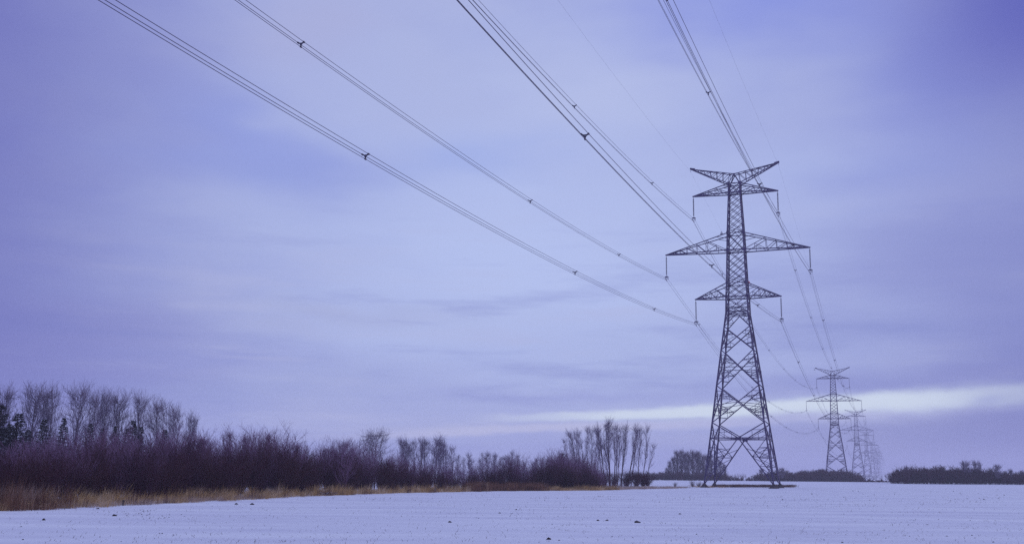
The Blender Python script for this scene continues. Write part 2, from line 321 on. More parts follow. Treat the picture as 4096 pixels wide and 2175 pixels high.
for i in range(4):
    # splayed lower frame: belt centre to the feet, redundant members
    apex = fpt(i, .5, 8.06)
    for sgn in (0, 1):
        cf = lambda h: corner(i+sgn, h)
        foot = cf(.42); dg = lambda t: foot.lerp(apex, t)
        base.bar(foot, apex, .16)
        hs = [2.0, 3.55, 5.0, 6.5]
        prev = None
        for q, h in enumerate([1.9, 3.4, 4.95]):
            t = (h-.42)/(8.06-.42); base.bar(cf(h), dg(t), SB+.02 if q < 2 else .12)
            t2 = (h+1.4-.42)/(8.06-.42)
            base.bar(dg(t), cf(min(h+1.5, 6.5)), SB); base.bar(cf(h), dg(min(t2, .98)) if q == 2 else dg(t2), SB)
        base.bar(cf(8.06), dg((4.95-.42)/7.64), .10); base.bar(cf(6.5), dg(.62).lerp(cf(8.06), .35), SB)
        base.bar(cf(6.5), dg(.59).lerp(cf(8.06), .5), SB)
        # v above the belt
        n4 = cf(10.6); vg = lambda t: n4.lerp(apex, t)
        base.bar(n4, apex, .16)
        base.bar(cf(9.4), vg(.47), SB); base.bar(cf(9.4), cf(8.06).lerp(apex, .55), SB); base.bar(vg(.47), cf(8.06).lerp(apex, .5), SB-.01)
    base.bar(corner(i, 8.06), corner(i+1, 8.06), .15, .17); pass
    base.plate(apex-Vector((0, 0, .1)), .9, .45, 'x' if i % 2 == 0 else 'y')
    # three tall crossed panels
    for (h0, h1, horiz) in ((10.6, 16.84, 2), (16.84, 22.98, 1), (22.98, 27.05, 0)):
        w0, w1 = hw(h0), hw(h1); tx = w0/(w0+w1); hx = h0+(h1-h0)*tx; cx = fpt(i, .5, hx)
        for sgn in (0, 1):
            cf = lambda h: corner(i+sgn, h)
            a0, a1 = cf(h0), cf(h1); lo = lambda t: a0.lerp(cx, t); up = lambda t: a1.lerp(cx, t)
            mid.bar(a0, corner(i+1-sgn, h1), .15)
            for t in ((.33, .62) if horiz else (.45,)):
                hl = h0+(hx-h0)*t; hu = h1-(h1-hx)*t
                mid.bar(cf(hl), lo(t), SB); mid.bar(cf(hu), up(t), SB)
                mid.bar(cf(hl+.6*t), lo(t), SB-.01)
            mid.bar(cf((h0+hx)/2), lo(.75 if horiz else .45), SB); mid.bar(cf((h1+hx)/2), up(.75 if horiz else .45), SB)
            mid.bar(lo(.62), cf(hx), SB); mid.bar(up(.62), cf(hx), SB)
            mid.bar(lo(.33), lo(.33)+Vector((0, 0, (hx-h0)*.5)), SB-.015)
            mid.bar(up(.33), up(.33)-Vector((0, 0, (h1-hx)*.4)), SB-.015)
            if horiz == 2: mid.bar(cf(hx-.45), cx, .09); mid.bar(cf(hx-.45), lo(.5), SB)
        if horiz == 1: mid.bar(fpt(i, 0, hx-.3), fpt(i, 1, hx-.3), .09)
    # inverted v under the waist
    wc = fpt(i, .5, 29.3)
    for sgn in (0, 1):
        cf = lambda h: corner(i+sgn, h); mid.bar(cf(27.05), wc, .13); q = cf(27.05).lerp(wc, .5)
        mid.bar(cf(28.1), q, SB); mid.bar(cf(29.3).lerp(wc, .15), q, SB); mid.bar(cf(27.9), cf(27.05).lerp(wc, .35), SB)
    for h in (29.3, 29.62): mid.bar(corner(i, h), corner(i+1, h), .12)
    mid.bar(corner(i, 29.3), fpt(i, .5, 29.62), SB); mid.bar(corner(i+1, 29.3), fpt(i, .5, 29.62), SB)
    # closely laced shaft
    def lace(h0, h1, step, w, k):
        n = max(1, round((h1-h0)/step))
        for q in range(n):
            z1 = h1-(h1-h0)*q/n; z0 = max(h0, z1-hw(z1)*k)
            top.bar(corner(i, z1), corner(i+1, z0), w); top.bar(corner(i+1, z1), corner(i, z0), w)
    def cross(h0, h1, w):
        top.bar(corner(i, h1), corner(i+1, h0), w); top.bar(corner(i+1, h1), corner(i, h0), w)
        q = (h0+h1)/2; top.bar(corner(i, q), fpt(i, .5, h0+.05), SB); top.bar(corner(i+1, q), fpt(i, .5, h0+.05), SB); top.bar(corner(i, q), fpt(i, .5, h1-.05), SB); top.bar(corner(i+1, q), fpt(i, .5, h1-.05), SB)
    lace(43.63, 50.98, 1.25, .085, 1.75); lace(34.74, 40.58, 1.4, .10, 1.7); lace(29.62, 32.32, 1.35, .10, 1.5)
    cross(50.98, 52.64, .13); cross(40.58, 43.63, .11); cross(32.32, 34.74, .10)
    for h, w in ((52.64, .14), (50.98, .17), (43.63, .13), (40.58, .18), (34.74, .12), (32.32, .15), (31.0, .08), (30.3, .08)): top.bar(corner(i, h), corner(i+1, h), w)
    for h in (52.64, 50.98, 43.63, 40.58, 34.74, 32.32):
        c = corner(i, h); top.plate(c, .55, .5, 'x' if i % 2 else 'y', .26)
for h in (8.06, 29.3, 32.32, 40.58, 50.98):
    q = base if h < 9 else (mid if h < 30 else top); q.bar(corner(0, h), corner(2, h), SB); q.bar(corner(1, h), corner(3, h), SB)
pk = [Vector((0, -.62, 54.4)), Vector((0, .62, 54.4))]
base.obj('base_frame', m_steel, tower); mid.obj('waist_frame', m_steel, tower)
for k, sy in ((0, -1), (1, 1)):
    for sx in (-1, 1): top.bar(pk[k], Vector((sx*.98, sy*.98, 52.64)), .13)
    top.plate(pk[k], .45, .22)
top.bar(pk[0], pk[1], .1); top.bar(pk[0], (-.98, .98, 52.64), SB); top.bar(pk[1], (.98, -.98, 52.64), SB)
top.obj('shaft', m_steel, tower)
def arm(sx, tip, hb, ht_, fr, wb=.17, wt=.14, bigdiag=True):
    b = Bars(); w0, w1 = hw(hb), hw(ht_); B, T = {}, {}
    for sy in (-1, 1):
        r0, r1 = Vector((sx*w0, sy*w0, hb)), Vector((sx*w1, sy*w1, ht_))
        tipn = Vector(tip)+Vector((0, sy*.12, 0))
        bt = lambda t: tipn.lerp(r0, t); tp = lambda t: tipn.lerp(r1, t)
        b.bar(r0, tipn, wb); b.bar(r1, tipn, wt)
        for q, t in enumerate(fr):
            b.bar(bt(t), tp(t), SB)
            t2 = fr[q+1] if q+1 < len(fr) else 1.0
            b.bar(tp(t), bt(t2), .10 if t2 == 1.0 else SB+.015)
        if bigdiag:
            m_ = tp(fr[-1]).lerp(bt(1.0), .5); b.bar(m_, (m_.x, m_.y, bt((1+fr[-1])/2).z), SB); b.bar(m_, bt(fr[-1]), SB)
            b.bar(tp(.82), r1.lerp(r0, .3), SB)
        B[sy], T[sy] = bt, tp
    ts = [.12]+list(fr)+[1.0]
    for q, t in enumerate(ts[:-1]):
        b.bar(B[-1](t), B[1](t), SB); s_ = 1 if q % 2 else -1
        b.bar(B[-s_](t), B[s_](ts[q+1]), SB); b.bar(B[s_](t), B[-s_](ts[q+1]), SB)
        b.bar(T[-s_](t), T[s_](ts[q+1] if q < len(ts)-2 else .9), SB-.01)
    b.bar(Vector(tip)-Vector((sx*.35, 0, 0)), Vector(tip)+Vector((sx*.15, 0, 0)), .30, .16)
    return b
for sx in (-1, 1):
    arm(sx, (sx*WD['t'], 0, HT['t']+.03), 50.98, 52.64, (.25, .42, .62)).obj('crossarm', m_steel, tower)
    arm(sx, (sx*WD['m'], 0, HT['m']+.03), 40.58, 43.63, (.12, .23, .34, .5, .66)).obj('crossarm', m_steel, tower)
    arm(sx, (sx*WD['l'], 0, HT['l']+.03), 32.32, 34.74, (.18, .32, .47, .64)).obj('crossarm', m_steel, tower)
    b = Bars(); P = {}                                                # raised peak arm carrying the shield wire
    tip = Vector((sx*WD['p'], 0, HT['p']))
    for k, sy in ((0, -1), (1, 1)):
        tn = tip+Vector((0, sy*.1, 0)); lo_, up_ = Vector((sx*.98, sy*.98, 52.64)), pk[k]
        b.bar(tn, lo_, .14); b.bar(tn, up_, .11); fr = (.15, .3, .45, .6, .75, .9)
        for q, t in enumerate(fr):
            b.bar(tn.lerp(up_, t), tn.lerp(lo_, max(0, t-.07)), SB); b.bar(tn.lerp(up_, t), tn.lerp(lo_, min(1, t+.09)), SB)
        P[sy] = (tn, lo_, up_)
    for q in range(6):
        t, t2 = .1+.15*q, .25+.15*q; s_ = 1 if q % 2 else -1
        b.bar(P[s_][0].lerp(P[s_][1], t), P[-s_][0].lerp(P[-s_][1], t2), SB-.01); b.bar(P[s_][0].lerp(P[s_][2], t), P[-s_][0].lerp(P[-s_][2], t2), SB-.01)
    b.bar(tip-Vector((sx*.75, 0, .06)), tip+Vector((sx*.12, 0, .12)), .34, .26); b.bar(tip, tip-Vector((0, 0, .55)), .05)
    b.obj('peak_arm', m_steel, tower)
# insulator string: cap-and-pin discs, yoke plate, clamps
def lathe(prof, n=10, z0=0.0):
    vs, fs = [], []
    for r_, z_ in prof:
        for k in range(n): a = 2*math.pi*k/n; vs.append((r_*math.cos(a), r_*math.sin(a), z_+z0))
    for q in range(len(prof)-1):
        for k in range(n): fs.append((q*n+k, q*n+(k+1) % n, (q+1)*n+(k+1) % n, (q+1)*n+k))
    return vs, fs
prof = [(.03, 0), (.03, -.35)]
nd = 22
for q in range(nd):
    z_ = -.35-q*(3.2/nd); prof += [(.045, z_), (.05, z_-.04), (.145, z_-.075), (.14, z_-.095), (.035, z_-.10)]
prof += [(.03, -3.6), (.03, -LI+.05)]
vs, fs = lathe(prof, 8); ins_me = mk('insulator_string', vs, fs, m_insul, True)
yb = Bars(); yb.bar((-.34, 0, -LI+.02), (.34, 0, -LI+.02), .05, .14); yb.bar((-.2, 0, -LI+.14), (.2, 0, -LI+.14), .04, .07)
BUN = [(-.22, -.30), (.22, -.30), (0, -.62)]                            # conductor offsets (across, below yoke)
for ox, oz in BUN:
    yb.bar((ox*1.3, 0, -LI), (ox*1.1, 0, -LI+oz), .06); yb.bar((ox, -.30, -LI+oz), (ox, .30, -LI+oz), .11, .12)
yoke_me = mk('yoke_plate', yb.v, yb.f, m_steel)
for sx in (-1, 1):
    for k in 'tml':
        o = mesh_obj('insulator_string', ins_me, tower); o.location = (sx*WD[k], 0, HT[k])
        mesh_obj('yoke_plate', yoke_me, o)
tag(tower, 'nearest and by far the tallest looking lattice pylon, standing in the snow field', 'pylon', 'lattice pylons receding along the power line')
TOWERS = [tower]
tl = ['second lattice pylon of the line, standing behind the dark distant hedge',
      'third lattice pylon of the line, its top just right of the second pylon',
      'fourth lattice pylon of the line, overlapping the right side of the third',
      'fifth lattice pylon of the line, faint in the haze', 'sixth lattice pylon of the line, fainter than the fifth',
      'seventh lattice pylon of the line, nearly lost in haze', 'farthest and faintest lattice pylon of the line']
for k in range(1, 8):
    q = T1+DR*SPOS[k]; t = copy_thing(tower, tl[k-1]); t.location = (q[0], q[1], SEL[k]); TOWERS.append(t)
# ------------------------------------------------------------------ wires
def wpt(s, lat, z): q = T1+DR*s+RT*lat; return (q[0], q[1], z)
spans = [(-345.0, 3.31, 0, .31, 8.0)]+[(SPOS[k], SEL[k], SPOS[k+1], SEL[k+1], 8.7*((SPOS[k+1]-SPOS[k])/345)**2) for k in range(0, 7)]
spn = ['running overhead from the nearest pylon', 'between the nearest and second pylon', 'between the second and third pylon', 'between the third and fourth pylon', 'between the fourth and fifth pylon', 'between the fifth and sixth pylon', 'between the sixth and seventh pylon', 'between the two farthest pylons']
spb = Bars()                                                            # three-armed spacer, in the line's own frame
ctr = (0, -.41)
for k_, (ox, oz) in enumerate(BUN):
    a = (ox*.45, ctr[1]+(oz-ctr[1])*.45); nx_ = BUN[(k_+1) % 3]; c_ = (nx_[0]*.45, ctr[1]+(nx_[1]-ctr[1])*.45)
    spb.bar((a[0], 0, a[1]), (c_[0], 0, c_[1]), .045, .07); spb.bar((a[0], 0, a[1]), (ox, 0, oz), .06, .08); spb.bar((ox, -.10, oz), (ox, .10, oz), .085, .085)
sp_me = mk('spacer', spb.v, spb.f, m_wire)
def sagz(sp, t, h): s0, e0, s1, e1, sg = sp; return h+e0*(1-t)+e1*t-4*sg*t*(1-t)
LV = {'t': 'top', 'm': 'middle', 'l': 'lowest'}
for si, sp in enumerate(spans):
    s0, e0, s1, e1, sg = sp; Ln = s1-s0; nseg = 90 if si < 2 else 30
    # put the points close together towards the pylon that is seen large
    ts = np.linspace(0, 1, nseg+1)
    for k in 'tml':
        for sx in (-1, 1):
            h = HT[k]-LI
            b = empty('conductor_bundle', wpt(s1 if si == 0 else s0, sx*WD[k], h+(e1 if si == 0 else e0)), -AZL)
            side = 'left' if sx < 0 else 'right'
            tag(b, f'{LV[k]} {side}-hand bundle of three wires {spn[si]}', 'power line', 'conductor bundles of the power line')
            org = (s1 if si == 0 else s0); oz0 = h+(e1 if si == 0 else e0)
            for ox, oz in BUN:
                P_ = [(ox, s0+Ln*t-org, sagz(sp, t, h)-oz0+oz) for t in ts]
                r_ = .0175 if si < 2 else .02
                mesh_obj('conductor', tubes('conductor', [(*P_[i], r_, *P_[i+1], r_) for i in range(nseg)], m_wire, 4), b)
            offs = [37, 79.5, 130, 178, 222, 265, 308] if si == 0 else [35, 80, 127, 173, 217, 262, Ln-32]
            for d_ in offs:
                s_ = (s1-d_) if si == 0 else s0+d_
                if si < 4:
                    o = mesh_obj('spacer', sp_me, b); o.location = (0, s_-org, sagz(sp, (s_-s0)/Ln, h)-oz0)
    for sx in (-1, 1):
        h = HT['p']-.5; org = s1 if si == 0 else s0; eo = e1 if si == 0 else e0; sgz = 6.0*(Ln/345)**2; sp2 = (s0, e0, s1, e1, sgz)
        P_ = [(0, s0+Ln*t-org, sagz(sp2, t, h)-h-eo) for t in ts]
        o = mesh_obj('shield_wire', tubes('shield_wire', [(*P_[i], .0075, *P_[i+1], .0075) for i in range(nseg)], m_wire, 3))
        q = T1+DR*org+RT*sx*WD['p']; o.location = (q[0], q[1], h+eo); o.rotation_euler = (0, 0, -AZL)
        tag(o, f"thin single shield wire from the {'left' if sx < 0 else 'right'}-hand peak arms, {spn[si]}", 'power line', 'shield wires of the power line')
# warning cones hanging on the left-hand shield wire beyond the nearest pylon
sp2 = (*spans[1][:4], 6.0)
for u_, m_, lb in ((2886, m_white, 'white warning cone on thin wire just left of the nearest pylon shaft'), (2996, m_red, 'red warning cone on thin wire just right of the nearest pylon shaft'), (3312, m_white, 'small pale warning cone on thin wire seen inside the second pylon crossarm')):
    bs = min(np.linspace(1, 340, 1700), key=lambda s_: abs(proj(*wpt(s_, -WD['p'], sagz(sp2, s_/345.3, HT['p']-.5)))[0]-u_))
    p_ = wpt(bs, -WD['p'], sagz(sp2, bs/345.3, HT['p']-.5))
    vs, fs = lathe([(.02, .0), (.07, -.02), (.34, -.62), (.31, -.62), (.06, -.08)], 14); o = mesh_obj('warning_cone', mk('warning_cone', vs, fs, m_, True)); o.location = p_
    tag(o, lb, 'warning cone', 'warning cones on the shield wire')
    vs, fs = lathe([(.30, -.60), (.001, -.60)], 14); mesh_obj('cone_shade_disc', mk('cone_shade_disc', vs, fs, m_wire), o)  # dark disc stands in for the shade inside the hollow cone
# ------------------------------------------------------------------ vegetation generator
def rv(d, ang):                                                       # tilt direction d by ang in a random sense
    a = Vector((random.gauss(0, 1), random.gauss(0, 1), random.gauss(0, 1))); a = (a-d*a.dot(d)).normalized()
    return (d*math.cos(ang)+a*math.sin(ang)).normalized()
def stem(segs, p, d, L_, r0, r1, n, wob, trop, kids=None, tz=1.0):
    pts = []; step = L_/n
    for i in range(n):
        d = (rv(d, random.gauss(0, wob))+Vector((0, 0, trop))).normalized(); q = p+d*step
        ra, rb = r0+(r1-r0)*i/n, r0+(r1-r0)*(i+1)/n
        segs.append((*p, ra, *q, rb)); pts.append((p.copy(), d.copy(), i/n)); p = q
        if kids: kids(q, d, (i+1)/n, rb)
    return p
def poplar(h, rad, base_f, nl, tw=.008, zc=.62, zb=.42, steep=1.0, lean=(0, 0), fork=0, tlen=.10, dens=1.0, tr=None):
    """bare tree: a leader, limbs that rise to an egg-shaped crown outline, fine twigs along every limb"""
    T, B = [], []; wob = [random.uniform(0, 6.28) for _ in range(4)]
    def axis(z): k = z/h; return Vector((lean[0]*k+.012*h*math.sin(k*7+wob[0])*k, lean[1]*k+.012*h*math.sin(k*6+wob[1])*k, z))
    n = 16; r0 = tr or h*.0085+.02; top = h*.9
    for i in range(n):
        za, zb_ = -.15+top*i/n*1.0, -.15+top*(i+1)/n; T.append((*axis(za), r0*(1-.88*i/n), *axis(zb_), r0*(1-.88*(i+1)/n)))
    def twig(p, d, L_):
        def k3(q3, d3, t3, r3):
            if random.random() < .8*dens: stem(B, q3, rv(d3, random.uniform(.35, .85)), L_*.5*random.uniform(.5, 1.2), tw*.75, tw*.4, 2, .2, .10)
        stem(B, p, d, L_, tw, tw*.5, 3, .14, .12, k3)
    def limb(za, p0, rk=1.0, tlow=.15):
        zt_ = za+(h*1.0-za)*random.uniform(tlow, .93); q = (zt_/h-zc)/zb; env = math.sqrt(max(.03, 1-q*q)); ph = random.uniform(0, 6.28)
        Rr = rad*rk*env*random.uniform(.35, 1.0); ax1 = axis(zt_); tip = Vector((ax1.x+Rr*math.cos(ph), ax1.y+Rr*math.sin(ph), zt_)); m_ = 7; pts = []
        for i in range(m_+1):
            t = i/m_; a_ = t**.85; z_ = t**(1.0+.35*steep); base = p0.lerp(tip, t); hx = p0.x+(tip.x-p0.x)*a_; hy = p0.y+(tip.y-p0.y)*a_
            j = .012*h*t; pts.append(Vector((hx+random.gauss(0, j*.5), hy+random.gauss(0, j*.5), p0.z+(tip.z-p0.z)*z_)))
        for i in range(m_):
            f0, f1 = 1-i/m_, 1-(i+1)/m_; B.append((*pts[i], tw*(.8+2.2*f0), *pts[i+1], tw*(.8+2.2*f1)))
            if i >= 1:
                d = (pts[i+1]-pts[i]).normalized()
                for _ in range((3 if random.random() < .5*dens else 2) if i < 5 else 1): twig(pts[i].lerp(pts[i+1], random.random()), rv(d, random.uniform(.3, .8)), h*tlen*random.uniform(.5, 1.25)*(1.1-.4*i/m_))
        twig(pts[-1], rv((pts[-1]-pts[-2]).normalized(), .2), h*tlen*.9)
    for i in range(nl):
        za = h*(base_f+(.86-base_f)*(i+random.random())/nl); limb(za, axis(za))
    for _ in range(3): limb(h*.86, axis(h*.86), .7)
    for _ in range(fork):                                              # second leader
        k = random.uniform(.18, .4); p = axis(h*k); a_ = random.uniform(0, 6.28); q = axis(h*.88)+Vector((math.cos(a_), math.sin(a_), 0))*rad*.55; rr = r0*(1-k)*.65
        for i in range(8):
            t0, t1 = i/8, (i+1)/8; c0 = p.lerp(q, t0)+Vector((math.cos(a_), math.sin(a_), 0))*rad*.25*math.sin(t0*3.1); c1 = p.lerp(q, t1)+Vector((math.cos(a_), math.sin(a_), 0))*rad*.25*math.sin(t1*3.1)
            T.append((*c0, rr*(1-.85*t0), *c1, rr*(1-.85*t1)))
            if i > 1:
                for _ in range(2): limb(c1.z, c1, .8)
    return T, B
def shrub(h, rad, ns, tw=.0055, dense=1.0, upr=.5):
    S, B = [], []
    for _ in range(ns):
        a = random.uniform(0, 2*math.pi); rr = random.uniform(0, .35)*rad; tilt = random.uniform(0, 1)**.8*math.atan(rad/h*1.05)
        d = Vector((math.cos(a)*math.sin(tilt), math.sin(a)*math.sin(tilt), math.cos(tilt))); L_ = h*random.uniform(.62, 1.0)*(1-.12*tilt)
        def kids(q, dd, t, r):
            if t < .12: return
            for _ in range(2 if random.random() < dense else 1):
                L2 = L_*.34*(1.15-.6*t)*random.uniform(.5, 1.3)
                def k2(q2, d2, t2, r2):
                    for _ in range(2 if random.random() < .5*dense else 1): stem(B, q2, rv(d2, random.uniform(.3, .9)), L2*.5*random.uniform(.5, 1.3), tw*.8, tw*.4, 2, .25, .08)
                stem(B, q, rv(dd, random.uniform(.3, .85)), L2, tw*1.1, tw*.5, 3, .2, .10*upr*2, k2)
        stem(S, Vector((math.cos(a)*rr*.5, math.sin(a)*rr*.5, -.1)), d, L_, .022, tw*.9, 7, .10, .05*upr*2, kids)
    return S, B
def make_plant(name, gen, m1, m2, nm=('trunk', 'crown'), k=5, pct=99.5):
    T_, B_ = gen; r = empty(name)
    mesh_obj(nm[0], tubes(nm[0], T_, m1, k), r); mesh_obj(nm[1], tubes(nm[1], B_, m2, 3), r); r['h'] = float(np.percentile([s_[6] for s_ in T_+B_], pct)); return r
PROT = []
def place(proto, x, y, top_z, label, cat, group, wscale=None, rz=None, sink=.0, name=None):
    z = zf(x, y)-sink
    if proto not in PROT: o = proto; PROT.append(proto)
    else: o = copy_thing(proto)
    s_ = max(.05, (top_z-z)/proto['h']); w = s_*(wscale or 1)
    o.location = (x, y, z); o.scale = (w, w, s_); o.rotation_euler = (0, 0, random.uniform(0, 6.28) if rz is None else rz)
    return tag(o, label, cat, group)
def ORD(n): return ['first', 'second', 'third', 'fourth', 'fifth', 'sixth', 'seventh', 'eighth', 'ninth', 'tenth', 'eleventh', 'twelfth', 'thirteenth', 'fourteenth', 'fifteenth', 'sixteenth', 'seventeenth', 'eighteenth', 'nineteenth', 'twentieth'][n]
def row(name, protos, items, Yr, lab, cat, group, ws=(.85, 1.1), frozen=False):
    items = sorted(items)
    for i, it in enumerate(items):
        u, v = it[0], it[1]; Y_ = it[2] if len(it) > 2 else random.uniform(*Yr); x, z = at(u, v+(16 if name == 'spruce_tree' else 0), Y_)
        place(protos[i % len(protos)], x, Y_, z, lab.format(n=ORD(i)), cat, group, random.uniform(*ws)*(it[3] if len(it) > 3 else 1), 0.0 if frozen else None)
# tall poplars of the shelterbelt, left
pops = [make_plant('poplar_tree', poplar(12, 2.3, .12, 60, .0108, .60, .43, fork=i % 2+(i == 2), tlen=.085), m_pbark, m_frost2) for i in range(4)]
row('poplar_tree', pops, [(-40, 1560), (26, 1532, 128, .95), (143, 1528, 128, 1.1), (215, 1530, 130, .95), (322, 1524, 128, 1.15), (385, 1556, 134, .8), (428, 1548, 127, .85), (488, 1554, 131, 1.1), (567, 1560, 128, 1.0), (636, 1584, 130, 1.1), (698, 1610, 128, .9), (765, 1642, 131, .8)],
    (126, 138), 'bare frosted poplar, {n} from the left in the tall row above the thicket', 'tree', 'tall poplars in the shelterbelt on the left', (.9, 1.12))
# spruces among them
def spruce(h):
    T_, B_, S_ = [], [], []
    stem(T_, Vector((0, 0, -.1)), Vector((0, 0, 1)), h, .13, .02, 8, .01, .0)
    z = h*.06
    while z < h*.985:
        f = 1-z/h; R = .46*h*.5*(f**.85)*random.uniform(.85, 1.15)+.08
        for k in range(11 if f > .3 else 7):
            a = random.uniform(0, 6.28); d = Vector((math.cos(a), math.sin(a), -.12+.35*(1-f))).normalized(); p = Vector((0, 0, z+random.uniform(-.1, .1)))
            Lb = R*random.uniform(.75, 1.15)
            def nd(q, dd, t, r):
                for _ in range(5):
                    e_ = rv(dd, random.uniform(.5, 1.1)); e_.z -= .15; Ln = random.uniform(.18, .34)*(1.15-.5*t)
                    B_.append((*q, .028, *(q+e_*Ln), .012))
                if random.random() < .30: S_.append((*(q+Vector((-.06, -.03, .035))), .035, *(q+dd*.16+Vector((0, 0, .02))), .02))
            stem(B_, p, d, Lb, .03, .012, max(3, int(Lb/.2)), .08, -.02, nd)
        z += h*.03+.05*f
    return T_, B_, S_
sps = []
for i in range(3):
    T_, B_, S_ = spruce(9.5); r = empty('spruce_tree'); mesh_obj('trunk', tubes('trunk', T_, m_bark, 6), r); mesh_obj('foliage', tubes('foliage', B_, m_spruce, 3), r); mesh_obj('snow_load', tubes('snow_load', S_, m_spsnow, 4), r); r['h'] = 9.5; sps.append(r)
row('spruce_tree', sps, [(4, 1600, 112, 1.5), (78, 1634, 112, 1.6), (45, 1676, 113, 1.5), (116, 1700, 113, 1.4), (180, 1656), (257, 1652), (363, 1676), (412, 1692), (464, 1684), (511, 1694), (535, 1662), (565, 1688), (661, 1700)],
    (112, 123), 'dark spruce, {n} from the left among the poplar trunks', 'tree', 'dark spruces in the shelterbelt', (.95, 1.2))
# ------------------------------------------------------------------ thicket along the field edge
def gpt(u, v):                                                        # ground point under a pixel
    d = ray(u, v); Y_ = 60.0
    for _ in range(30):
        x = d[0]/d[1]*Y_; Y_ = .5*Y_+.5*max(10, (zf(x, Y_)-CAMZ)/(d[2]/d[1]))
    return d[0]/d[1]*Y_, Y_
EUV = [(-330, 2068), (0, 2044), (200, 2037), (430, 2027), (640, 2015), (900, 2004), (1250, 1985), (1600, 1971.5), (2000, 1962.5), (2400, 1960), (2600, 1955), (2800, 1950), (2850, 1949.5)]
EP = np.array([gpt(*q) for q in EUV]); ED = np.concatenate([[0], np.cumsum(np.linalg.norm(np.diff(EP, axis=0), axis=1))])
def edge_at(s_, off=0.0):
    s_ = np.clip(s_, 0, ED[-1]); p = np.array([np.interp(s_, ED, EP[:, 0]), np.interp(s_, ED, EP[:, 1])])
    a, b = max(0, s_-4), min(ED[-1], s_+4); t = np.array([np.interp(b, ED, EP[:, 0])-np.interp(a, ED, EP[:, 0]), np.interp(b, ED, EP[:, 1])-np.interp(a, ED, EP[:, 1])]); t /= np.linalg.norm(t)
    return p+np.array([-t[1], t[0]])*off
SIL = [(-300, 1790), (0, 1792), (150, 1772), (300, 1748), (500, 1757), (700, 1750), (800, 1752), (850, 1764), (930, 1780), (990, 1750), (1060, 1742), (1110, 1765), (1180, 1772), (1235, 1802), (1290, 1792), (1340, 1780), (1400, 1785), (1480, 1812), (1600, 1830), (1700, 1850), (1850, 1868), (1950, 1862), (2040, 1838), (2100, 1862), (2160, 1840), (2230, 1832), (2300, 1838), (2380, 1872), (2450, 1895), (2620, 1900)]
SU, SV = zip(*SIL)
shr = [make_plant('bare_shrub', shrub(3.6, 1.7, 26, .0058, 1.0), m_bark, [m_twig, m_twig, m_twigred, m_twigfrlit, m_twigfrlit][i], ('stems', 'twigs'), 4, 96) for i in range(5)]
SECT = [(-1e9, 700, 'dark plum shrub of the dense thicket below the tall poplars', 'shrubs of the thicket under the poplars'),
        (700, 1300, 'dark bare shrub of the thicket between the poplar row and the lone round tree', 'shrubs of the middle thicket'),
        (1300, 1850, 'bare shrub of the thicket in front of the pale frosted grove', 'shrubs below the frosted grove'),
        (1850, 1e9, 'low bare shrub of the thinning hedge left of the aspen clump', 'shrubs of the thinning hedge')]
random.seed(11)
nsh = 0
for off, ex, stp in ((4.6, 74, 2.3), (6.8, 45, 2.4), (8.3, 88, 3.4), (9.6, 22, 2.6), (13.5, 6, 2.9), (18, 0, 3.3)):
    s_ = 2.0
    while s_ < ED[-1]:
        o_ = off*(1 if s_ < 70 else max(.45, 1-(s_-70)/90)); p = edge_at(s_+random.uniform(-.5, .5), o_+random.uniform(-.6, .6)); s_ += stp*random.uniform(.85, 1.15)
        u, _ = proj(p[0], p[1], 1.6)
        if u < -160 or u > 2400: continue
        v = np.interp(u, SU, SV)+ex*random.uniform(.6, 1.25)*min(1, 75/p[1])+random.gauss(0, 9)+(-22 if off > 12 and random.random() < .14 else 0)
        z = at(u, v, p[1])[1]
        for a, b, lb, gr in SECT:
            if a <= u < b: break
        place(shr[nsh % 3] if off < 6 or (off < 9 and nsh % 4) else (shr[3+nsh % 2] if off > 9.5 or nsh % 2 == 0 else shr[nsh % 3]), p[0], p[1], z, lb, 'shrub', gr, random.uniform(.95, 1.25)*(1 if z > 2.6 else 1.35)); nsh += 1  # rear rows take the paler twigs, giving the thicket its lit-top gradient
print('shrubs', nsh)
# trees standing out of the thicket
rt_ = [make_plant('bare_tree', poplar(7.5, 3.1, .10, 52, .0075, .52, .50, fork=2, tlen=.10), m_bark, m_frost if i == 0 else m_twigfrlit) for i in range(2)]
def one(proto, u, v, Y_, lab, ws=1.0, cat='tree', group=None, rz=None):
    x, z = at(u, v, Y_); return place(proto, x, Y_, z, lab, cat, group, ws, rz)
one(rt_[0], 1505, 1708, 128, 'wide round crowned tree with frosted twigs, tallest of the middle thicket', 1.15)
one(rt_[1], 1388, 1750, 96, 'small dark dense crowned tree just left of the round frosted tree', .95)
sap = [make_plant('bare_sapling', poplar(5.2, .95, .3, 12, .0075, .66, .38, fork=1, tlen=.09), m_bark, m_twigfrlit) for i in range(2)]
one(sap[0], 920, 1714, 88, 'thin sapling sticking out above the thicket, alone right of the poplars', .9)
one(sap[1], 988, 1730, 90, 'thin forked sapling above the thicket, left one of a close pair', .9)
one(sap[0], 1078, 1724, 92, 'thin leaning sapling above the thicket, right one of a close pair', .9)
one(sap[1], 800, 1738, 84, 'low twisted sapling at the right foot of the poplar row', 1.5)
one(sap[0], 1190, 1768, 92, 'windswept sapling on the down slope of the thicket outline', 1.4)
one(sap[1], 1312, 1780, 98, 'short sapling in the dip left of the small dark tree', 1.3)
